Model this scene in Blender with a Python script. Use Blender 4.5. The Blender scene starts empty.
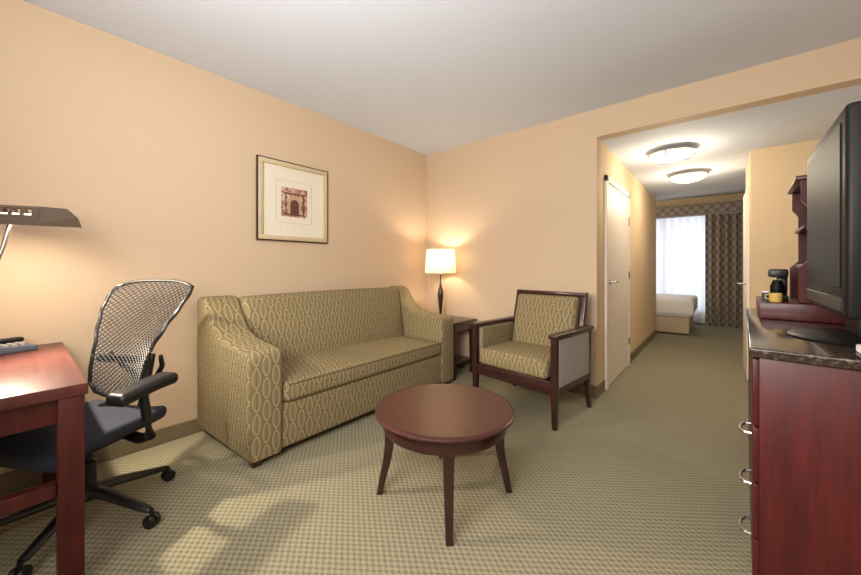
import bpy, bmesh, math, random
from mathutils import Vector, Matrix
random.seed(4)
S = bpy.context.scene
COL = S.collection
try:
    S.view_settings.view_transform = 'Standard'
    S.view_settings.look = 'None'
except Exception: pass

# ------------------------------------------------------------ materials
def lin(c):
    return tuple([((v/255)/12.92 if v/255 <= .04045 else ((v/255+.055)/1.055)**2.4) for v in c])+(1,)
class NT:
    def __init__(s, name, color=(200,200,200), rough=.6, metal=0, spec=.5, coat=0):
        s.m = bpy.data.materials.new(name); s.m.use_nodes = True
        s.t = s.m.node_tree; s.b = s.t.nodes['Principled BSDF']
        s.b.inputs['Base Color'].default_value = lin(color)
        s.b.inputs['Roughness'].default_value = rough
        s.b.inputs['Metallic'].default_value = metal
        s.b.inputs['Specular IOR Level'].default_value = spec
        s.b.inputs['Coat Weight'].default_value = coat
        s.b.inputs['Coat Roughness'].default_value = .15
    def n(s, ty): return s.t.nodes.new(ty)
    def l(s, a, b): s.t.links.new(a, b)
    def put(s, inp, v):
        if isinstance(v, (int, float)): inp.default_value = v
        else: s.l(v, inp)
    def math(s, op, a, b=None, c=None):
        k = s.n('ShaderNodeMath'); k.operation = op
        s.put(k.inputs[0], a)
        if b is not None: s.put(k.inputs[1], b)
        if c is not None: s.put(k.inputs[2], c)
        return k.outputs[0]
    def coord(s, kind='Object', scale=(1,1,1)):
        k = s.n('ShaderNodeTexCoord'); mp = s.n('ShaderNodeMapping')
        mp.inputs['Scale'].default_value = scale
        s.l(k.outputs[kind], mp.inputs['Vector']); return mp.outputs[0]
    def noise(s, vec, scale, detail=3, rough=.5):
        k = s.n('ShaderNodeTexNoise'); k.inputs['Scale'].default_value = scale
        k.inputs['Detail'].default_value = detail; k.inputs['Roughness'].default_value = rough
        s.l(vec, k.inputs['Vector']); return k.outputs[0]
    def mix(s, fac, a, b):
        k = s.n('ShaderNodeMix'); k.data_type = 'RGBA'
        s.put(k.inputs[0], fac)
        for i, v in ((6, a), (7, b)):
            if isinstance(v, tuple): k.inputs[i].default_value = lin(v)
            else: s.l(v, k.inputs[i])
        return k.outputs[2]
    def ramp(s, fac, p0, p1):
        k = s.n('ShaderNodeMapRange'); s.put(k.inputs[0], fac)
        k.inputs[1].default_value = p0; k.inputs[2].default_value = p1
        return k.outputs[0]
    def col(s, v): s.l(v, s.b.inputs['Base Color'])
    def bump(s, h, strength=.2, dist=.002):
        k = s.n('ShaderNodeBump'); k.inputs['Strength'].default_value = strength
        k.inputs['Distance'].default_value = dist
        s.l(h, k.inputs['Height']); s.l(k.outputs[0], s.b.inputs['Normal'])

def simple(name, color, rough=.6, metal=0, spec=.5, coat=0, var=.0):
    k = NT(name, color, rough, metal, spec, coat)
    v = k.coord(); f = k.noise(v, 30)
    c2 = tuple(max(0, int(x*(.9-var))) for x in color)
    k.col(k.mix(k.math('MULTIPLY', f, .5), color, c2))
    return k.m
def wood(name, c1, c2, axis=0, rough=.3, coat=.4, spec=.5):
    k = NT(name, c1, rough, 0, spec, coat)
    sc = [18, 18, 18]; sc[axis] = 1.6
    v = k.coord('Object', tuple(sc)); f = k.noise(v, 2.0, 6, .65)
    k.col(k.mix(k.ramp(f, .3, .7), c1, c2)); k.bump(f, .05)
    return k.m
def wallmat(name, color):
    k = NT(name, color, .75, 0, .25)
    v = k.coord('Object', (60, 60, 8)); f = k.noise(v, 6, 3)
    c2 = tuple(int(x*.95) for x in color)
    k.col(k.mix(f, color, c2)); k.bump(f, .15, .001)
    return k.m
M_wall = wallmat('wall_vinyl', (213,190,163))
M_wally = wallmat('wall_hall_paint', (224,199,162))
M_ceil = wallmat('ceiling_paint', (222,230,243))
M_white = simple('white_linen', (240,238,234), .8)
M_door = simple('door_paint', (240,230,216), .45)
M_wd = wood('dark_walnut', (62,30,26), (38,17,15), 0)
M_wdz = wood('dark_walnut_upright', (62,30,26), (38,17,15), 2)
M_top = wood('cherry_table_top', (76,40,36), (56,29,26), 0, .38, .1, .3)
M_red = wood('red_cherry', (88,27,27), (58,17,18), 2, .42, .1, .4)
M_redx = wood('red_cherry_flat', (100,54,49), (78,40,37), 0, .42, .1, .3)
M_chrome = simple('brushed_steel', (205,205,205), .25, 1)
M_black = simple('black_plastic', (18,18,20), .4)
M_navy = simple('dark_navy_weave', (38,44,62), .75)
M_screen = simple('tv_screen_glass', (10,11,13), .5, 0, .2)
M_bezel = simple('tv_bezel', (18,18,20), .45, 0, .25)
M_grey = simple('grey_upholstery', (172,168,166), .85)
M_lampmetal = simple('bronze_metal', (118,106,94), .45, .5)
M_ivory = simple('ivory_mat_board', (232,224,206), .8)

def carpet():
    k = NT('carpet_weave', (165,155,120), .95, 0, .1)
    tc = k.n('ShaderNodeTexCoord'); sp = k.n('ShaderNodeSeparateXYZ'); k.l(tc.outputs['Object'], sp.inputs[0])
    x = sp.outputs[0]; y = sp.outputs[1]
    a = k.math('SINE', k.math('MULTIPLY', x, 6.2832/.040))
    b = k.math('SINE', k.math('MULTIPLY', y, 6.2832/.030))
    p = k.math('MULTIPLY', a, b)
    f = k.noise(tc.outputs['Object'], 190, 3); g = k.noise(tc.outputs['Object'], 1.6, 2)
    pf = k.ramp(k.math('ADD', p, k.math('MULTIPLY', k.math('SUBTRACT', f, .5), 3.6)), -.9, .6)
    c = k.mix(pf, (117,112,90), (166,160,135))
    c = k.mix(k.math('MULTIPLY', g, .3), c, (138,132,108))
    k.col(c); k.bump(pf, .5, .004)
    return k.m
M_carpet = carpet()

def leaf(name, w=.058, h=.132):
    k = NT(name, (130,120,80), .85, 0, .2)
    tc = k.n('ShaderNodeTexCoord'); sp = k.n('ShaderNodeSeparateXYZ'); k.l(tc.outputs['UV'], sp.inputs[0])
    u = k.math('DIVIDE', sp.outputs[0], w); v = k.math('DIVIDE', sp.outputs[1], h)
    colm = k.math('FLOOR', u)
    v = k.math('ADD', v, k.math('MULTIPLY', colm, .5))
    fu = k.math('SUBTRACT', k.math('MULTIPLY', k.math('FRACT', u), 2), 1)
    fv = k.math('SUBTRACT', k.math('MULTIPLY', k.math('FRACT', v), 2), 1)
    au = k.math('ABSOLUTE', fu); av = k.math('ABSOLUTE', fv)
    e = k.math('ADD', k.math('MULTIPLY', k.math('POWER', au, 1.5), 1.15), k.math('POWER', av, 2.0))
    ring = k.math('MULTIPLY', k.ramp(e, .58, .68), k.math('SUBTRACT', 1, k.ramp(e, .90, 1.0)))
    inner = k.math('SUBTRACT', 1, k.ramp(e, .56, .64))
    vein = k.math('SUBTRACT', 1, k.ramp(au, .03, .14))
    nz = k.noise(tc.outputs['UV'], 500, 2)
    c = k.mix(inner, (128,113,80), (144,129,95))
    c = k.mix(k.math('MULTIPLY', k.math('MULTIPLY', inner, vein), .75), c, (96,82,56))
    c = k.mix(k.math('MULTIPLY', ring, .62), c, (190,178,146))
    c = k.mix(k.math('MULTIPLY', nz, .35), c, (96,84,60))
    k.col(c); k.bump(nz, .3, .001)
    return k.m
M_leaf = leaf('leaf_pattern_fabric')
M_base = simple('carpet_base_strip', (126,116,92), .9)

def drape():
    k = NT('checked_drape', (110,100,90), .8, 0, .2)
    tc = k.n('ShaderNodeTexCoord'); sp = k.n('ShaderNodeSeparateXYZ'); k.l(tc.outputs['UV'], sp.inputs[0])
    a = k.math('SINE', k.math('MULTIPLY', sp.outputs[0], 6.2832/.16)); b = k.math('SINE', k.math('MULTIPLY', sp.outputs[1], 6.2832/.16))
    p = k.ramp(k.math('MULTIPLY', a, b), -.35, .35)
    k.col(k.mix(p, (118,108,98), (150,140,126)))
    return k.m
M_drape = drape()
def sheer():
    k = NT('sheer_voile', (240,240,244), .8)
    tr = k.n('ShaderNodeBsdfTranslucent'); tr.inputs[0].default_value = (.8,.83,.88,1)
    tp = k.n('ShaderNodeBsdfTransparent'); ms = k.n('ShaderNodeMixShader'); ms2 = k.n('ShaderNodeMixShader')
    ms.inputs[0].default_value = .08; ms2.inputs[0].default_value = .5
    out = k.t.nodes['Material Output']
    k.l(k.b.outputs[0], ms2.inputs[1]); k.l(tr.outputs[0], ms2.inputs[2])
    k.l(ms2.outputs[0], ms.inputs[1]); k.l(tp.outputs[0], ms.inputs[2]); k.l(ms.outputs[0], out.inputs[0])
    return k.m
M_sheer = sheer()
def emis(name, color, strength, base=(240,230,210)):
    k = NT(name, base, .5)
    k.b.inputs['Emission Color'].default_value = lin(color)
    k.b.inputs['Emission Strength'].default_value = strength
    return k.m
M_dome = emis('frosted_glass_dome', (255,240,214), 1.2)
M_bulb = emis('bulb_glow', (255,234,200), 5)
def shademat():
    k = NT('lamp_shade_linen', (250,236,200), .8)
    tr = k.n('ShaderNodeBsdfTranslucent'); tr.inputs[0].default_value = lin((255,236,196))
    ms = k.n('ShaderNodeMixShader'); ms.inputs[0].default_value = .18
    out = k.t.nodes['Material Output']
    k.b.inputs['Emission Color'].default_value = lin((255,228,178)); k.b.inputs['Emission Strength'].default_value = .38
    k.l(k.b.outputs[0], ms.inputs[1]); k.l(tr.outputs[0], ms.inputs[2]); k.l(ms.outputs[0], out.inputs[0])
    return k.m
M_shade = shademat()
def granite():
    k = NT('dark_granite', (40,36,34), .15, 0, .5, .2)
    v = k.coord(); f = k.noise(v, 90, 5, .7)
    k.col(k.mix(k.ramp(f, .5, .68), (46,38,34), (110,92,80)))
    return k.m
M_gran = granite()
M_gold = simple('champagne_gilt', (218,200,164), .45, .25)

# ------------------------------------------------------------ mesh helpers
def mk(name, bm, mat, parent=None, loc=(0,0,0), rot=(0,0,0), smooth=True, auto=40, uv=None, label=None):
    bmesh.ops.recalc_face_normals(bm, faces=bm.faces)
    if uv:
        L = bm.loops.layers.uv.new('UVMap')
        for f in bm.faces:
            n = f.normal; ax = max(range(3), key=lambda i: abs(n[i]))
            for lp in f.loops:
                c = lp.vert.co
                if ax == 2: lp[L].uv = (c.y, c.x) if uv == 'y' else (c.x, c.y)
                elif ax == 0: lp[L].uv = (c.y, c.z)
                else: lp[L].uv = (c.x, c.z)
    me = bpy.data.meshes.new(name); 
    if smooth:
        for f in bm.faces: f.smooth = True
        for e in bm.edges:
            if len(e.link_faces) == 2 and e.calc_face_angle(0) > math.radians(auto): e.smooth = False
    bm.to_mesh(me); bm.free()
    if mat: me.materials.append(mat)
    o = bpy.data.objects.new(name, me); COL.objects.link(o)
    o.location = loc; o.rotation_euler = rot
    if parent: o.parent = parent
    if label: o['label'] = label
    return o
def root(name, loc, rotz=0, label='', category='', group=None):
    o = bpy.data.objects.new(name, None); COL.objects.link(o)
    o.location = loc; o.rotation_euler = (0, 0, rotz); o.empty_display_size = .1
    o['label'] = label; o['category'] = category
    if group: o['group'] = group
    return o
def b_box(lo, hi, bev=0, seg=3, bm=None):
    own = bm is None
    if own: bm = bmesh.new()
    lo = Vector(lo); hi = Vector(hi); c = (lo+hi)/2; s = hi-lo
    r = bmesh.ops.create_cube(bm, size=1, matrix=Matrix.Translation(c) @ Matrix.Diagonal((s.x, s.y, s.z, 1)))
    if bev > 0:
        vs = set(r['verts']); ed = [e for e in bm.edges if e.verts[0] in vs]
        bmesh.ops.bevel(bm, geom=ed, offset=bev, segments=seg, affect='EDGES', profile=.5)
    return bm
def rounded(lo, hi, r, n=10, fn=None, arc=3):
    lo = Vector(lo); hi = Vector(hi); c = (lo+hi)/2; h = (hi-lo)/2
    if isinstance(n, int): n = (n, n, n)
    ax = []
    for i in range(3):
        f = h[i]-r
        t = [-f - r*math.tan(math.radians(45)*j/arc) for j in range(arc, 0, -1)]
        t += [-f + 2*f*j/n[i] for j in range(n[i]+1)]
        t += [f + r*math.tan(math.radians(45)*j/arc) for j in range(1, arc+1)]
        ax.append(t)
    bm = bmesh.new(); V = {}
    def vert(p):
        key = tuple(round(x, 6) for x in p)
        if key in V: return V[key]
        q = Vector([max(-(h[i]-r), min(h[i]-r, p[i])) for i in range(3)])
        d = Vector(p)-q
        w = q + (d.normalized()*r if d.length > 1e-9 else d)
        if fn: w = fn(w, h)
        V[key] = bm.verts.new(w+c); return V[key]
    for i in range(3):
        a, b = [(1,2),(0,2),(0,1)][i]
        for s in (-1, 1):
            for ja in range(len(ax[a])-1):
                for jb in range(len(ax[b])-1):
                    pts = []
                    for (x, y) in ((ja,jb),(ja+1,jb),(ja+1,jb+1),(ja,jb+1)):
                        p = [0,0,0]; p[i] = s*h[i]; p[a] = ax[a][x]; p[b] = ax[b][y]; pts.append(vert(p))
                    try: bm.faces.new(pts)
                    except Exception: pass
    return bm
def puff(axis, amt):
    def fn(w, h):
        o = [i for i in range(3) if i != axis]
        k = max(0, 1-(w[o[0]]/h[o[0]])**2)*max(0, 1-(w[o[1]]/h[o[1]])**2)
        w = w.copy(); w[axis] += amt*k**.6*(1 if w[axis] > 0 else -.2); return w
    return fn
def lathe(prof, seg=48, bm=None, center=(0,0,0)):
    if bm is None: bm = bmesh.new()
    rings = []
    for r, z in prof:
        if r < 1e-5: rings.append([bm.verts.new((center[0], center[1], center[2]+z))])
        else: rings.append([bm.verts.new((center[0]+r*math.cos(2*math.pi*i/seg), center[1]+r*math.sin(2*math.pi*i/seg), center[2]+z)) for i in range(seg)])
    for a, b in zip(rings, rings[1:]):
        for i in range(seg):
            j = (i+1) % seg
            if len(a) == 1 and len(b) == 1: continue
            if len(a) == 1: bm.faces.new((a[0], b[i], b[j]))
            elif len(b) == 1: bm.faces.new((a[i], a[j], b[0]))
            else: bm.faces.new((a[i], a[j], b[j], b[i]))
    return bm
def tube(pts, rad, seg=10, bm=None, closed=False, flat=1):
    if bm is None: bm = bmesh.new()
    pts = [Vector(p) for p in pts]; n = len(pts); rings = []
    up = Vector((0,0,1))
    for i, p in enumerate(pts):
        if closed: t = pts[(i+1) % n]-pts[i-1]
        else: t = pts[min(i+1, n-1)]-pts[max(i-1, 0)]
        t.normalize()
        u = up if abs(t.dot(up)) < .95 else Vector((1,0,0))
        s = t.cross(u).normalized(); w = s.cross(t)
        r = rad[i] if isinstance(rad, (list, tuple)) else rad
        rings.append([bm.verts.new(p + s*r*math.cos(2*math.pi*k/seg) + w*r*flat*math.sin(2*math.pi*k/seg)) for k in range(seg)])
    pr = list(zip(rings, rings[1:])) + ([(rings[-1], rings[0])] if closed else [])
    for a, b in pr:
        for k in range(seg): bm.faces.new((a[k], a[(k+1)%seg], b[(k+1)%seg], b[k]))
    if not closed:
        bm.faces.new(rings[0]); bm.faces.new(list(reversed(rings[-1])))
    return bm
def loft(path, sizes, bm=None, rz=0):
    if bm is None: bm = bmesh.new()
    rings = []
    for p, s in zip(path, sizes):
        sx, sy = (s, s) if isinstance(s, (int, float)) else s
        rg = []
        for dx, dy in ((-1,-1),(1,-1),(1,1),(-1,1)):
            x = dx*sx/2; y = dy*sy/2
            rg.append(bm.verts.new((p[0]+x*math.cos(rz)-y*math.sin(rz), p[1]+x*math.sin(rz)+y*math.cos(rz), p[2])))
        rings.append(rg)
    for a, b in zip(rings, rings[1:]):
        for k in range(4): bm.faces.new((a[k], a[(k+1)%4], b[(k+1)%4], b[k]))
    bm.faces.new(rings[0]); bm.faces.new(rings[-1])
    bmesh.ops.recalc_face_normals(bm, faces=bm.faces)
    ed = [e for e in bm.edges if abs((e.verts[0].co-e.verts[1].co).normalized().z) > .6]
    bmesh.ops.bevel(bm, geom=ed, offset=.004, segments=2, affect='EDGES', profile=.5)
    return bm
def prism(poly, axis, a, b, bev=.0, seg=3):
    bm = bmesh.new()
    def P(p, t):
        c = [0,0,0]; o = [i for i in range(3) if i != axis]
        c[axis] = t; c[o[0]] = p[0]; c[o[1]] = p[1]; return c
    A = [bm.verts.new(P(p, a)) for p in poly]; B = [bm.verts.new(P(p, b)) for p in poly]
    n = len(poly)
    fa = bm.faces.new(A); fb = bm.faces.new(B)
    for i in range(n): bm.faces.new((A[i], A[(i+1)%n], B[(i+1)%n], B[i]))
    bmesh.ops.recalc_face_normals(bm, faces=bm.faces)
    if bev:
        ed = list(set(fa.edges) | set(fb.edges))
        bmesh.ops.bevel(bm, geom=ed, offset=bev, segments=seg, affect='EDGES', profile=.5)
    return bm
def struct(o, label=None):
    o['kind'] = 'structure'; return o
def sbox(name, lo, hi, mat): return struct(mk(name, b_box(lo, hi), mat, smooth=False))
def light(name, ty, loc, energy, color=(255,225,185), parent=None, target=None, **k):
    d = bpy.data.lights.new(name, ty); d.energy = energy; d.color = lin(color)[:3]
    for a, v in k.items(): setattr(d, a, v)
    o = bpy.data.objects.new(name, d); COL.objects.link(o); o.location = loc
    if parent: o.parent = parent
    if target is not None:
        o.rotation_euler = (Vector(target)-Vector(loc)).to_track_quat('-Z', 'Y').to_euler()
    return o

# ------------------------------------------------------------ room
H = 2.6; HH = 2.35
XL, YB, XR = -2.86, 3.36, .74
sbox('floor', (-4.2,-2.0,-.1), (2.2,9.2,0), M_carpet)
sbox('wall_left', (XL-.12,-2.0,0), (XL,YB+.12,H), M_wall)
sbox('wall_back', (XL,YB,0), (-.85,YB+.12,H), M_wall)
sbox('wall_header', (-.85,YB,HH), (XR+.5,YB+.12,H), M_wall)
sbox('wall_right', (XR,-2.0,0), (XR+.12,YB,H), M_wall)
sbox('wall_front', (XL-.12,-2.12,0), (XR+.12,-2.0,H), M_wall)
sbox('ceiling', (XL-.12,-2.12,H), (XR+.5,YB+.12,H+.1), M_ceil)
sbox('wall_hall_west', (-.97,YB+.12,0), (-.85,7.05,H), M_wally)
sbox('wall_hall_north', (.24,4.73,0), (1.3,5.62,HH), M_wally)
sbox('wall_hall_east', (1.18,YB+.12,0), (1.3,4.73,HH), M_wally)
sbox('ceiling_hall', (-.85,YB+.12,HH), (1.3,7.0,HH+.1), M_ceil)
sbox('wall_bedroom_south', (-4.0,7.05,0), (-.85,7.17,H), M_wally)
sbox('wall_bedroom_west', (-4.1,7.05,0), (-4.0,9.0,H), M_wally)
sbox('wall_bedroom_east', (1.5,5.62,0), (1.6,9.0,H), M_wally)
sbox('wall_bedroom_return', (1.3,5.5,0), (1.6,5.62,H), M_wally)
sbox('ceiling_bedroom', (-4.1,7.0,H), (1.6,9.1,H+.1), M_ceil)
sbox('ceiling_drop', (-.85,6.95,HH+.1), (1.6,7.0,H+.1), M_wally)
WY = 8.98
sbox('wall_window_left', (-4.1,WY,0), (-2.4,WY+.12,H), M_wally)
sbox('wall_window_right', (.5,WY,0), (1.6,WY+.12,H), M_wally)
sbox('wall_window_above', (-2.4,WY,2.35), (.5,WY+.12,H), M_wally)
sbox('wall_window_below', (-2.4,WY,0), (.5,WY+.12,.25), M_wally)
bm = bmesh.new()
for a, b in (((-2.4,WY+.03,.25),(-2.34,WY+.09,2.35)), ((.44,WY+.03,.25),(.5,WY+.09,2.35)), ((-.98,WY+.03,.25),(-.92,WY+.09,2.35)),
             ((-2.4,WY+.03,.25),(.5,WY+.09,.31)), ((-2.4,WY+.03,2.29),(.5,WY+.09,2.35))): b_box(a, b, bm=bm)
struct(mk('window_1', bm, M_white, smooth=False))
def bb(name, lo, hi): 
    return struct(mk(name, b_box(lo, hi, .004, 1), M_base, smooth=False))
bb('baseboard_left', (XL,-2.0,0), (XL+.012,YB,.105))
bb('baseboard_back', (XL+.012,YB-.012,0), (-.85,YB,.105))
bb('baseboard_jamb', (-.85,YB-.012,0), (-.838,3.6,.105))
bb('baseboard_hall', (-.85,4.76,0), (-.838,7.05,.105))
bb('baseboard_partition', (.24,4.718,0), (1.18,4.73,.105))
bb('baseboard_window', (-2.4,WY-.012,0), (1.5,WY,.105))
bm = bmesh.new(); 
b_box((-.849,3.62,0), (-.825,3.68,2.06), .003, 1, bm); b_box((-.849,4.68,0), (-.825,4.74,2.06), .003, 1, bm); b_box((-.849,3.62,2.0), (-.825,4.74,2.06), .003, 1, bm)
struct(mk('trim_1', bm, M_door, smooth=False))
d1 = struct(mk('door_1', b_box((-.849,3.685,.012), (-.832,4.675,1.995), .002, 1), M_door, smooth=False))
for i, z in enumerate((.3, 1.08, 1.72)):
    mk('hinge', tube([(-.824,4.672,z-.045),(-.824,4.672,z+.045)], .009, 8), M_chrome, d1)
hd = mk('door_handle', tube([(-.832,3.76,1.03),(-.785,3.76,1.03),(-.78,3.78,1.03),(-.78,3.88,1.03)], .009, 10), M_chrome, d1)
mk('door_rose', lathe([(0,0),(.026,0),(.026,.008),(0,.008)], 20), M_chrome, d1, loc=(-.832,3.76,1.03), rot=(0,math.pi/2,0))
d2 = struct(mk('door_2', b_box((.215,4.83,.012), (.239,5.55,2.0), .003, 1), M_door, smooth=False))
mk('door_handle', tube([(.215,4.93,1.0),(.16,4.93,1.0),(.155,4.95,1.0),(.155,5.05,1.0)], .010, 10), M_chrome, d2)

# ------------------------------------------------------------ ceiling lights
def dome(loc):
    r = root('ceiling_light', loc, 0, 'round frosted glass flush ceiling light with steel band, lit', 'ceiling light', 'flush ceiling lights in the hallway')
    r.scale = (.85,.85,1)
    mk('glass_bowl', lathe([(.225,-.035),(.222,-.05),(.20,-.075),(.16,-.095),(.10,-.11),(.04,-.117),(0,-.118)]), M_dome, r)
    mk('metal_rim', lathe([(.0,0),(.19,0),(.20,-.012),(.232,-.027),(.236,-.036),(.232,-.042),(.222,-.042),(.21,-.03),(0,-.03)]), M_chrome, r)
    mk('finial', lathe([(0,-.118),(.014,-.119),(.016,-.128),(.008,-.138),(0,-.14)], 16), M_lampmetal, r)
    for a in (0, 120, 240):
        a = math.radians(a+20)
        mk('metal_strap', tube([(x*math.cos(a), x*math.sin(a), z) for x, z in ((.232,-.044),(.215,-.062),(.168,-.097),(.10,-.116),(.02,-.124))], .005, 6), M_lampmetal, r)
    light('hall_lamp', 'POINT', (0,0,-.26), 16, (255,238,212), r, shadow_soft_size=.12)
dome((-.37,4.22,HH)); dome((-.30,5.38,HH))

# ------------------------------------------------------------ bedroom things
def pleated(name, x0, x1, z0, z1, y, amp, wl, mat, parent=None):
    bm = bmesh.new(); n = int((x1-x0)/wl*14); L = bm.loops.layers.uv.new('UVMap'); cols = []; s = 0; prev = None
    for i in range(n+1):
        x = x0+(x1-x0)*i/n; ph = 2*math.pi*(x-x0)/wl
        yy = y+amp*math.sin(ph)+amp*.3*math.sin(ph*.37+1)
        if prev: s += math.hypot(x-prev[0], yy-prev[1])
        prev = (x, yy)
        cols.append((s, bm.verts.new((x, yy, z0)), bm.verts.new((x, yy, z1))))
    for a, b in zip(cols, cols[1:]):
        f = bm.faces.new((a[1], b[1], b[2], a[2]))
        for lp, uv in zip(f.loops, ((a[0],z0),(b[0],z0),(b[0],z1),(a[0],z1))): lp[L].uv = uv
        f.smooth = True
    me = bpy.data.meshes.new(name); bm.to_mesh(me); bm.free(); me.materials.append(mat)
    o = bpy.data.objects.new(name, me); COL.objects.link(o)
    if parent: o.parent = parent
    return o
c = pleated('drape', -.22, .46, .02, 2.215, WY-.17, .035, .12, M_drape)
c['label'] = 'brown checked full-length drape drawn beside the window'; c['category'] = 'curtain'
c = pleated('sheer_curtain', -2.3, -.12, .04, 2.215, WY-.06, .028, .14, M_sheer)
c['label'] = 'white sheer voile curtain glowing with daylight'; c['category'] = 'curtain'
bm = b_box((-2.5,WY-.24,2.22), (.52,WY-.002,2.43), .004, 1)
v = mk('window_valance', bm, M_drape, uv='x'); v['label'] = 'brown checked fabric box valance above the window'; v['category'] = 'valance'
bed = root('bed', (-1.4,8.0,0), 0, 'double bed with white linen and beige upholstered base', 'bed')
mk('bed_base', b_box((-1.05,-.62,.02), (1.0,.6,.3), .02, 3), simple('beige_bed_base', (196,178,150), .85), bed)
mk('mattress', rounded((-1.08,-.66,.30), (1.04,.64,.58), .07, 8), M_white, bed)
mk('duvet', rounded((-.6,-.68,.34), (1.07,.66,.62), .06, 8, puff(2,.03)), M_white, bed)

# ------------------------------------------------------------ sofa
sf = root('sofa', (-2.445,1.855,0), 0, 'olive and cream leaf-patterned upholstered sofa against the wall', 'sofa')
mk('sofa_base', rounded((-.36,-.80,.05), (.37,.80,.33), .02, (6,14,3)), M_leaf, sf, uv='y')
def arm_poly():
    p = [(-.39,.05),(.385,.05),(.39,.30),(.385,.60)]
    p += [(.385-.045*(1-math.cos(math.radians(a))), .635+.045*math.sin(math.radians(a))) for a in (10,35,60,85)]
    p += [(.22,.692),(.06,.705),(-.05,.735),(-.13,.79),(-.19,.86),(-.24,.93),(-.29,.962),(-.35,.967),(-.39,.95)]
    return p
for s in (-1, 1):
    a, b = (.79, 1.0) if s > 0 else (-1.0, -.79)
    bm = prism(arm_poly(), 1, a, b, .032, 4)
    if s < 0:
        for v in bm.verts:
            if v.co.y < -.9: v.co.y -= .035*max(0, min(1, (.39-v.co.x)/.78))
    mk('sofa_arm', bm, M_leaf, sf, uv='y', auto=50)
def lean(w, h):
    k = max(0, 1-(w.y/h.y)**4); w = w.copy()
    t = (w.z+h.z)/(2*h.z)
    if w.x > 0: w.x += .035*k*math.sin(math.pi*min(1, t))
    w.x -= .10*(t-.2)
    if w.z > 0: w.z += .008*(1-(w.y/h.y)**2)
    return w
mk('sofa_back', rounded((-.285,-.795,.30), (-.11,.795,.955), .045, (3,16,10), lean), M_leaf, sf, uv='y')
mk('seat_cushion', rounded((-.2,-.785,.332), (.395,.785,.455), .035, (8,18,3), puff(2,.03)), M_leaf, sf, uv='y')
bm = bmesh.new()
tube([(.394,-.77+1.54*i/12,.452) for i in range(13)], .006, 8, bm)
mk('cushion_piping', bm, M_leaf, sf, uv='y')
for x in (-.33,.33):
    for y in (-.94,.94):
        mk('sofa_foot', loft([(x,y,.052),(x,y,0)], [.07,.05]), M_wdz, sf)

# ------------------------------------------------------------ coffee table
ct = root('coffee_table', (-1.105,1.44,0), math.radians(-4), 'round dark cherry coffee table with four splayed legs', 'table')
mk('table_top', lathe([(0,.422),(.325,.422),(.345,.428),(.357,.436),(.358,.444),(.352,.45),(.338,.4525),(.328,.451),(0,.451)], 96), M_top, ct)
mk('table_apron', lathe([(.315,.422),(.318,.416),(.318,.362),(.311,.356),(.292,.356),(.292,.422)], 96), M_wd, ct)
for a in (45,135,225,315):
    a = math.radians(a); pth = []; sz = []
    for i in range(9):
        t = i/8; z = .42*(1-t); r = .292-.012*math.sin(math.pi*min(1,t*1.3))+.045*t**2
        pth.append((r*math.cos(a), r*math.sin(a), z)); sz.append(.056-.024*t)
    mk('table_leg', loft(pth, sz, rz=a), M_wdz, ct)

# ------------------------------------------------------------ armchair
ac = root('armchair', (-1.242,2.845,0), math.radians(-7), 'dark wood armchair with olive leaf-patterned seat and back', 'armchair')
ac.scale = (1.06,1,1)
for x in (-.345,.345):
    mk('front_leg', loft([(x,-.30,.66),(x,-.30,.25),(x,-.30,0)], [(.042,.05),(.042,.05),(.032,.034)]), M_wdz, ac)
    mk('rear_leg', loft([(x,.27,.66),(x,.25,.36),(x,.255,.22),(x,.30,0)], [(.042,.05),(.042,.05),(.042,.048),(.03,.034)]), M_wdz, ac)
    mk('armrest', b_box((x-.034,-.335,.655), (x+.034,.31,.688), .008, 3), M_wd, ac)
    bm = b_box((x-.019,-.28,.25), (x+.019,.25,.30), .003, 1)
    mk('side_rail', bm, M_wd, ac)
    mk('side_panel', rounded((x-.022,-.272,.295), (x+.022,.245,.65), .01, 4), M_grey, ac, label='grey upholstered side panel')
    s = 1 if x > 0 else -1
    mk('arm_pad', rounded((min(x-s*.045, x-s*.022), -.27, .33), (max(x-s*.045, x-s*.022), .22, .645), .01, 4), M_leaf, ac, uv='x')
    mk('back_post', loft([(s*.298,.20,.35),(s*.298,.25,.64),(s*.298,.33,.955)], [(.042,.05)]*3), M_wdz, ac)
mk('front_rail', b_box((-.325,-.32,.25), (.325,-.285,.345), .004, 2), M_wd, ac)
mk('rear_rail', b_box((-.325,.235,.25), (.325,.265,.345), .004, 2), M_wd, ac)
mk('seat_deck', b_box((-.325,-.285,.30), (.325,.235,.345), 0), M_wd, ac)
mk('seat_cushion', rounded((-.298,-.335,.346), (.298,.20,.475), .04, 8, puff(2,.03)), M_leaf, ac, uv='x')
def rake(w, h):
    w = w.copy(); t = (w.z+h.z)/(2*h.z)
    k = max(0, 1-(w.x/h.x)**2)
    if w.y < 0: w.y -= .03*k*math.sin(math.pi*t)
    w.y += .13*t; return w
mk('back_cushion', rounded((-.275,.10,.40), (.275,.21,.92), .035, 8, rake), M_leaf, ac, uv='x')
mk('back_top_rail', b_box((-.318,.295,.92), (.318,.35,.955), .006, 2), M_wd, ac)
bm = bmesh.new(); q = [bm.verts.new(p) for p in ((-.29,.235,.36),(.29,.235,.36),(.29,.335,.93),(-.29,.335,.93))]; f = bm.faces.new(q)
r = bmesh.ops.extrude_face_region(bm, geom=[f]); bmesh.ops.translate(bm, vec=(0,.012,0), verts=[e for e in r['geom'] if isinstance(e, bmesh.types.BMVert)])
mk('back_panel', bm, M_wd, ac, smooth=False)

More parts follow.
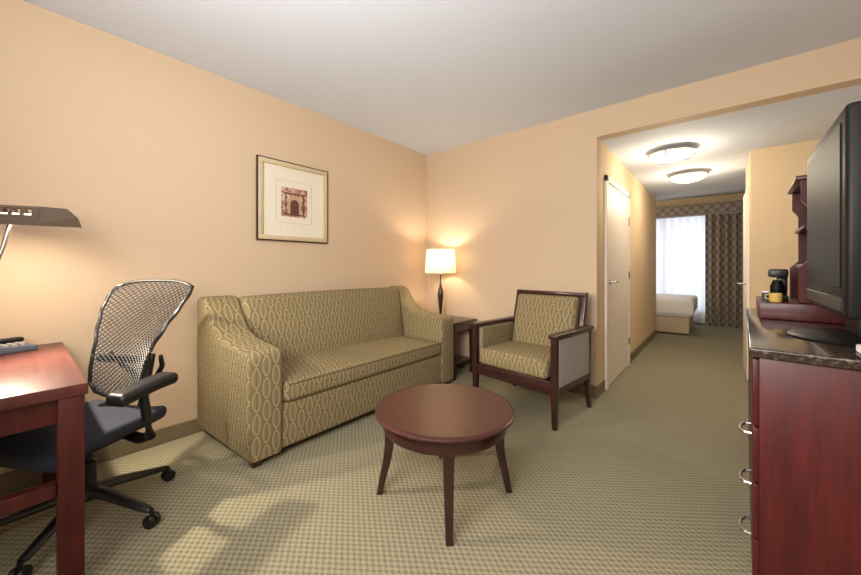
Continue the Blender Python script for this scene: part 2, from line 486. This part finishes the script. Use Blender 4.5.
# ------------------------------------------------------------ end table + lamp
et = root('end_table', (-2.38,3.11,0), 0, 'dark walnut square end table between sofa and armchair', 'side table')
mk('table_top', b_box((-.31,-.22,.565), (.29,.22,.60), .01, 3), M_wd, et)
mk('table_apron', b_box((-.28,-.185,.49), (.26,.185,.565), .003, 1), M_wd, et)
for x in (-.265,.245):
    for y in (-.17,.17): mk('table_leg', loft([(x,y,.565),(x,y,0)], [.045,.032]), M_wdz, et)
mk('lower_shelf', b_box((-.27,-.175,.14), (.25,.175,.165), .003, 1), M_wd, et)
tl = root('table_lamp', (-2.45,3.12,.60), 0, 'slim dark turned table lamp with cream drum shade, lit', 'table lamp')
mk('lamp_base', lathe([(0,0),(.062,0),(.065,.006),(.06,.014),(.03,.022),(.016,.035),(.014,.06),(.018,.10),(.026,.17),(.032,.23),(.034,.27),(.030,.31),(.02,.345),(.013,.36),(.018,.37),(.013,.38),(.008,.40),(.008,.50),(0,.50)], 32), M_wdz, tl)
mk('lamp_shade', lathe([(.178,.51),(.160,.775)], 64), M_shade, tl)
mk('lamp_bulb', lathe([(0,.50),(.015,.51),(.03,.56),(.034,.60),(.025,.635),(0,.645)], 20), M_bulb, tl)
light('table_lamp_light', 'POINT', (0,0,.67), 12, (255,234,206), tl, shadow_soft_size=.035)

# ------------------------------------------------------------ picture
pc = root('framed_picture', (XL+.001,1.565,1.735), 0, 'champagne framed print of an arched doorway on ivory mat', 'picture')
def rframe(w, h, t, x0, x1, bev=.004):
    bm = bmesh.new()
    b_box((x0,-w/2,h/2-t), (x1,w/2,h/2), bev, 2, bm); b_box((x0,-w/2,-h/2), (x1,w/2,-h/2+t), bev, 2, bm)
    b_box((x0,-w/2,-h/2+t), (x1,-w/2+t,h/2-t), bev, 2, bm); b_box((x0,w/2-t,-h/2+t), (x1,w/2,h/2-t), bev, 2, bm); return bm
mk('outer_frame', rframe(.65,.68,.010,0,.026,.002), M_wd, pc, label='thin dark outer edge')
mk('frame', rframe(.630,.660,.036,0,.033), M_gold, pc)
mk('mat_board', b_box((.002,-.285,-.30), (.012,.285,.30)), M_ivory, pc)
mk('mat_line', rframe(.33,.36,.003,.011,.0135,0), simple('mat_line_ink', (205,190,155), .8), pc)
def printmat():
    k = NT('sepia_print', (150,100,80), .7)
    v = k.coord(); f = k.noise(v, 26, 6, .7)
    k.col(k.mix(k.ramp(f, .42, .58), (132,84,70), (214,184,156))); return k.m
M_prt = printmat()
mk('print', b_box((.012,-.12,-.125), (.0145,.12,.125)), M_prt, pc)
M_ink = simple('sepia_ink', (96,60,50), .8)
def arch(w, h, x0, x1, z0=-.10, yc=0):
    pts = [(yc-w/2,z0),(yc+w/2,z0),(yc+w/2,z0+h-w/2)] + [(yc+w/2*math.cos(a), z0+h-w/2+w/2*math.sin(a)) for a in [math.pi*i/12 for i in range(1,12)]] + [(yc-w/2,z0+h-w/2)]
    return prism(pts, 0, x0, x1)
mk('printed_archway', arch(.12,.16,.0145,.0152), simple('sepia_stone', (196,158,128), .8), pc)
mk('printed_doorway', arch(.08,.125,.0152,.016), M_ink, pc)
bm = bmesh.new()
for y0, y1 in ((-.085,-.075),(.078,.09)): b_box((.0145,y0,-.10), (.0155,y1,.07), bm=bm)
b_box((.0145,-.10,-.112), (.0155,.10,-.10), bm=bm); b_box((.0145,-.10,.068), (.0155,.10,.08), bm=bm)
for i in range(5): b_box((.016,-.03+.014*i,-.10), (.0165,-.026+.014*i,-.01), bm=bm)
mk('printed_columns', bm, M_ink, pc, smooth=False)

# ------------------------------------------------------------ desk
dk = root('writing_desk', (-2.315,-.19,0), 0, 'cherry wood writing desk with square legs, set against the wall', 'desk')
mk('desk_top', b_box((-.535,-.36,.712), (.54,.365,.755), .005, 2), M_redx, dk)
bm = bmesh.new()
b_box((.465,-.30,.62), (.51,.30,.712), .002, 1, bm); b_box((-.50,-.30,.62), (-.455,.30,.712), .002, 1, bm); b_box((-.455,-.33,.62), (.465,-.30,.712), .002, 1, bm)
mk('desk_apron', bm, M_red, dk)
for x in (-.48,.495):
    for y in (-.315,.322): mk('desk_leg', b_box((x-.038,y-.034,0), (x+.038,y+.034,.712), .004, 2), M_red, dk)
mk('desk_stretcher', b_box((.475,-.28,.36), (.515,.287,.41), .003, 1), M_red, dk)

lampd = root('desk_lamp', (-2.49,-.22,.755), 0, 'bronze desk lamp with long slotted metal shade, lit', 'desk lamp')
mk('lamp_base', lathe([(0,0),(.10,0),(.10,.012),(.09,.02),(.02,.026),(0,.026)], 40), M_lampmetal, lampd)
mk('lamp_pole', tube([(0,0,.02),(0,.02,.08),(.002,.11,.22),(.008,.16,.40),(.014,.19,.52),(.018,.215,.655)], .008, 10), M_chrome, lampd)
def shade_bm():
    bm = bmesh.new(); n = 44
    Lh = .20; prof = [(-.098,-.048),(-.094,-.038),(-.080,-.004),(-.064,.026),(-.048,.036),(.048,.036),(.064,.026),(.080,-.004),(.094,-.038),(.098,-.048)]
    grid = []
    for i in range(n+1):
        x = -Lh+2*Lh*i/n
        grid.append([bm.verts.new((x*(1-.10*(p[1]>.0)), p[0], p[1])) for p in prof])
    for i in range(n):
        for j in range(len(prof)-1):
            if j in (2,6) and 4 <= i < n-4 and i % 6 in (0,1,2,3): continue
            bm.faces.new((grid[i][j], grid[i+1][j], grid[i+1][j+1], grid[i][j+1]))
    bm.faces.new(grid[0]); bm.faces.new(grid[-1])
    return bm
SL = (.02,.23,.665)
hd = mk('lamp_shade', shade_bm(), M_lampmetal, lampd, loc=SL, rot=(math.radians(4),math.radians(3),math.radians(38)), smooth=False)
sm = hd.modifiers.new('thick', 'SOLIDIFY'); sm.thickness = .003
mk('lamp_tube', tube([(-.15,0,-.002),(.15,0,-.002)], .011, 12), M_bulb, lampd, loc=(SL[0],SL[1],SL[2]-.005), rot=(0,math.radians(3),math.radians(38)))
light('desk_lamp_light', 'AREA', (SL[0],SL[1],.618), 5, (255,236,206), lampd, shape='RECTANGLE', size=.2, size_y=.03)
sp = light('desk_lamp_beam', 'SPOT', (SL[0],SL[1],.612), 105, (255,238,212), lampd, shadow_soft_size=.025, spot_size=math.radians(128), spot_blend=.7)
sp.rotation_euler = Vector((1.0,.9,-1.3)).to_track_quat('-Z','Y').to_euler()

ph = root('telephone', (-2.72,-.03,.755), math.radians(20), 'grey desk telephone with handset on the desk', 'telephone')
M_ph = simple('slate_plastic', (86,96,108), .45)
mk('phone_body', prism([(-.09,0),(.09,0),(.09,.025),(-.09,.04)], 0, -.08, .08, .006, 2), M_ph, ph)
mk('handset', rounded((-.075,-.08,.034), (-.035,.085,.06), .012, 4), M_black, ph)
bm = bmesh.new()
for i in range(3):
    for j in range(4): b_box((-.01+.026*i,-.05+.028*j,.028), (.008+.026*i,-.034+.028*j,.042), .002, 1, bm)
mk('keypad', bm, M_grey, ph)

# ------------------------------------------------------------ task chair
oc = root('office_chair', (-2.26,.225,0), math.radians(28), 'black ergonomic office chair with mesh back and padded arms', 'office chair')
for a in (32,104,-40,176,-112):
    a = math.radians(a-28)
    dx, dy = math.cos(a), math.sin(a)
    pts = [(dx*r, dy*r, z) for r, z in ((.02,.135),(.10,.125),(.20,.10),(.31,.075),(.325,.072))]
    mk('base_leg', tube(pts, [.034,.029,.024,.018,.013], 10, flat=.75), M_black, oc)
    bm = bmesh.new()
    for s in (-1, 1):
        b2 = lathe([(0,0),(.026,0),(.0285,.004),(.0285,.014),(.026,.018),(0,.018)], 20)
        me = bpy.data.meshes.new('t'); b2.to_mesh(me); b2.free()
        M = Matrix.Translation((dx*.33, dy*.33, .0285)) @ Matrix.Rotation(a, 4, 'Z') @ Matrix.Rotation(math.pi/2, 4, 'X') @ Matrix.Translation((0,0,.004 if s > 0 else -.022))
        me.transform(M); bm.from_mesh(me); bpy.data.meshes.remove(me)
    tube([(dx*.33,dy*.33,.03),(dx*.328,dy*.328,.075)], .009, 8, bm)
    mk('caster', bm, M_black, oc)
mk('gas_lift', lathe([(0,.10),(.036,.10),(.036,.16),(.027,.165),(.025,.27),(.015,.275),(.015,.36),(0,.36)], 24), M_black, oc)
mk('tilt_mechanism', rounded((-.09,-.12,.335), (.09,.14,.40), .025, 4), M_black, oc)
def seatf(w, h):
    w = w.copy(); ty = w.y/h.y; tx = w.x/h.x
    w.z += .02*abs(tx)**3 - .035*max(0,-ty-.5)*1.6
    w.x *= 1-.10*max(0, ty)**2
    return w
mk('seat', rounded((-.25,-.27,.40), (.25,.20,.465), .03, 10, seatf), M_navy, oc)
def bw(t):
    pts = [(0,.13),(.12,.16),(.28,.168),(.45,.18),(.62,.215),(.78,.25),(.92,.262),(1,.25)]
    for (a, wa), (b, wb) in zip(pts, pts[1:]):
        if t <= b:
            s = (t-a)/(b-a); s = s*s*(3-2*s); return wa+(wb-wa)*s
    return .25
def bp(s, t):
    w = bw(t)
    y = .15 - .03*math.sin(t*math.pi) + .20*t**1.4
    y -= .04*s*s
    z = .50+.60*t - (.03*(abs(s)**3))*(t**6) + (.05*abs(s)**2)*((1-t)**4)
    return Vector((s*w, y, z))
bm = bmesh.new(); nu, nv = 30, 52; G = {}
for j in range(nv+1):
    for i in range(nu+1):
        if (i+j) % 2 == 0: G[i,j] = bm.verts.new(bp(-1+2*i/nu, j/nv))
for j in range(nv+1):
    for i in range(nu+1):
        if (i+j) % 2 == 1:
            q = [G.get(k) for k in ((i-1,j),(i,j-1),(i+1,j),(i,j+1))]
            q = [v for v in q if v]
            if len(q) >= 3: bm.faces.new(q)
net = mk('mesh_back', bm, simple('grey_mesh', (54,52,52), .5), oc, smooth=False, label='perforated charcoal mesh back panel')
wf = net.modifiers.new('net', 'WIREFRAME'); wf.thickness = .0070; wf.use_replace = True; wf.use_boundary = True
rim = []
N = 40
for i in range(N+1): rim.append(bp(1, i/N))
for i in range(1, 14): rim.append(bp(1-2*i/14, 1))
for i in range(N, -1, -1): rim.append(bp(-1, i/N))
for i in range(1, 10): rim.append(bp(-1+2*i/10, 0))
mk('back_frame', tube(rim, .009, 8, closed=True), M_black, oc)
mk('back_spine', tube([(0,.10,.37),(0,.19,.37),(0,.245,.43),(0,.265,.56),(0,.30,.70)], [.03,.03,.026,.02,.014], 10), M_black, oc)
bm = bmesh.new()
for s in (-1,1): tube([(0,.262,.52),(s*.08,.26,.60),(s*.14,.235,.66),(s*.165,.205,.72)], [.016,.014,.012,.01], 8, bm)
mk('back_yoke', bm, M_black, oc)
mk('lumbar_bar', tube([bp(-.95+1.9*i/10, .33)+Vector((0,.015,0)) for i in range(11)], .012, 8, flat=1.6), M_black, oc)
for s in (-1, 1):
    mk('arm_post', tube([(s*.08,.08,.375),(s*.22,.06,.37),(s*.30,.04,.40),(s*.32,.01,.49),(s*.32,-.01,.625)], [.024,.024,.022,.02,.018], 10), M_black, oc)
    def padf(w, h):
        w = w.copy(); w.z += .012*math.sin((w.y/h.y)*1.5); w.x += s*.012*(w.y/h.y)**2; return w
    mk('arm_pad', rounded((s*.32-.05,-.14,.612), (s*.32+.05,.12,.666), .022, 5, padf), M_black, oc)

# ------------------------------------------------------------ media dresser with granite top (stands slightly askew)
RA = math.radians(-2.3); PX, PY = .09, 1.57
def rp(x, y, z=0):
    a, b = x-PX, y-PY
    return (PX+a*math.cos(RA)-b*math.sin(RA), PY+a*math.sin(RA)+b*math.cos(RA), z)
dr = root('dresser', rp(.42,2.29), RA, 'red cherry drawer cabinet with silver pulls', 'cabinet')
dx0, dx1, dy0, dy1 = -.332, .24, -.72, .76
mk('cabinet_body', b_box((dx0+.012,dy0+.01,.0), (dx1,dy1,.878), .004, 2), M_red, dr)
yA, yB, yC = dy0+.02, dy0+.62, dy1-.01
for z0, z1 in ((.08,.262),(.268,.45),(.456,.638)):
    df = mk('drawer', b_box((dx0-.004,yA,z0), (dx0+.014,yB,z1), .004, 2), M_red, dr)
    yy = dy0+.25; zc = z0+.10
    pts = [(dx0-.004,yy-.055,zc),(dx0-.022,yy-.052,zc-.002),(dx0-.034,yy-.03,zc-.006),(dx0-.037,yy,zc-.008),(dx0-.034,yy+.03,zc-.006),(dx0-.022,yy+.052,zc-.002),(dx0-.004,yy+.055,zc)]
    mk('drawer_handle', tube(pts, .0055, 8), M_chrome, df)
mk('drawer', b_box((dx0-.004,yA,.644), (dx0+.014,yB,.868), .004, 2), M_red, dr)
mk('cabinet_door', b_box((dx0-.004,yB+.006,.08), (dx0+.014,yC,.868), .004, 2), M_red, dr)
cp = mk('countertop', b_box((dx0-.014,dy0-.01,0), (.25,dy1,.031), .006, 3), M_gran, loc=rp(.42,2.29,.879), rot=(0,0,RA))
cp['label'] = 'dark speckled polished granite countertop on the dresser'; cp['category'] = 'countertop'
rs = mk('shelf_riser', b_box((-.30,.19,0), (.24,.71,.085), .006, 2), M_red, loc=rp(.42,2.29,.9105), rot=(0,0,RA))
rs['label'] = 'low red cherry riser box on the granite countertop'; rs['category'] = 'riser'
hu = root('hutch', rp(.49,2.5,.911), RA, 'red cherry open shelf hutch standing on the riser', 'shelf')
pf = [(-.225,.0855),(.16,.0855),(.16,.70),(-.215,.70),(-.215,.60),(-.19,.56),(-.19,.30),(-.225,.26)]
mk('side_panel', prism(pf, 1, .02, .045, .003, 1), M_red, hu)
mk('side_panel', prism(pf, 1, .455, .48, .003, 1), M_red, hu)
mk('back_panel', b_box((.145,.045,.0855), (.16,.455,.70)), M_red, hu)
mk('hutch_crown', b_box((-.235,.01,.70), (.16,.49,.722), .006, 2), M_red, hu)
for z in (.26,.46): mk('hutch_shelf', b_box((-.205,.045,z), (.145,.455,z+.02), .003, 1), M_red, hu)
cm = root('coffee_maker', rp(.208,2.62,.996), RA, 'small black coffee maker on the riser', 'coffee maker')
mk('maker_body', b_box((-.04,.0,0), (.03,.14,.03), .006, 2), M_black, cm)
mk('maker_column', b_box((-.01,.06,.03), (.03,.14,.14), .006, 2), M_black, cm)
mk('maker_head', b_box((-.045,.0,.125), (.03,.14,.17), .01, 2), M_black, cm)
mk('carafe', lathe([(0,.031),(.024,.031),(.028,.05),(.028,.08),(.02,.1),(.018,.11),(0,.11)], 20), M_screen, cm, loc=(-.012,.03,0))
mg = root('mug', rp(.185,2.535,.996), RA, 'small yellow mug beside the coffee maker', 'mug')
M_yel = simple('yellow_glaze', (214,182,96), .4)
mk('mug_body', lathe([(0,0),(.022,0),(.025,.008),(.026,.045),(.023,.045),(.022,.008),(0,.008)], 24), M_yel, mg)
mk('mug_handle', tube([(-.024,0,.038),(-.038,0,.034),(-.040,0,.021),(-.024,0,.012)], .0035, 6), M_yel, mg)
tn = root('tea_tin', rp(.150,2.58,.996), RA, 'dark teal tea tin beside the coffee maker', 'tin')
M_teal = simple('teal_paint', (34,66,76), .4)
mk('tin_body', lathe([(0,0),(.016,0),(.016,.045),(0,.045)], 20), M_teal, tn)
mk('tin_lid', lathe([(0,.045),(.017,.045),(.017,.052),(0,.054)], 20), M_white, tn)

# ------------------------------------------------------------ television
tv = root('television', (.40,1.965,.9105), math.radians(-1), 'black flat television on a swivel stand atop granite counter', 'television')
mk('tv_stand_base', lathe([(0,0),(.19,0),(.195,.006),(.18,.016),(.06,.024),(0,.024)], 48), M_bezel, tv)
mk('tv_stand_neck', b_box((-.03,-.09,.02), (.03,.09,.12), .01, 2), M_bezel, tv)
mk('tv_bezel', b_box((-.10,-.355,.105), (-.045,.355,.765), .014, 3), M_bezel, tv)
mk('tv_back_housing', b_box((-.047,-.30,.16), (.09,.30,.71), .03, 3), M_bezel, tv)
mk('tv_screen', b_box((-.104,-.30,.20), (-.099,.30,.72), .001, 1), M_screen, tv)
mk('speaker_bar', b_box((-.106,-.33,.125), (-.098,.33,.17), .002, 1), M_black, tv)
cd = mk('notepad', b_box((.33,1.60,.911), (.47,1.70,.935), .003, 1), M_white)
cd['label'] = 'white notepad lying on the granite counter'; cd['category'] = 'notepad'

# ------------------------------------------------------------ lighting
W = bpy.data.worlds.new('World'); S.world = W; W.use_nodes = True
W.node_tree.nodes['Background'].inputs[0].default_value = (.9,.95,1,1)
W.node_tree.nodes['Background'].inputs[1].default_value = 1.0
light('room_key', 'AREA', (.1,-1.4,2.2), 38, (255,246,236), target=(-1.3,3.0,.8), shape='RECTANGLE', size=1.3, size_y=.8)
light('room_bounce', 'AREA', (-.8,-.3,1.6), 66, (255,250,244), target=(-1.0,2.2,2.6), shape='DISK', size=1.1)
light('window_daylight', 'AREA', (-1.0,WY+.5,1.3), 34, (235,242,255), target=(-.6,6,1.0), shape='RECTANGLE', size=2.6, size_y=1.9)
light('bedroom_fill', 'POINT', (-2.4,7.6,2.0), 32, (255,242,224), shadow_soft_size=.2)  # added unseen fill light lifting the drape, valance and far ceiling; no fixture here

# ------------------------------------------------------------ camera
cam = bpy.data.cameras.new('Camera'); co = bpy.data.objects.new('Camera', cam); COL.objects.link(co)
co.location = (0,0,1.177); co.rotation_euler = (math.radians(90), 0, math.radians(39.8))
cam.sensor_width = 36; cam.lens = 36*347/861; cam.shift_y = -20.5/861; cam.clip_start = .02
S.camera = co
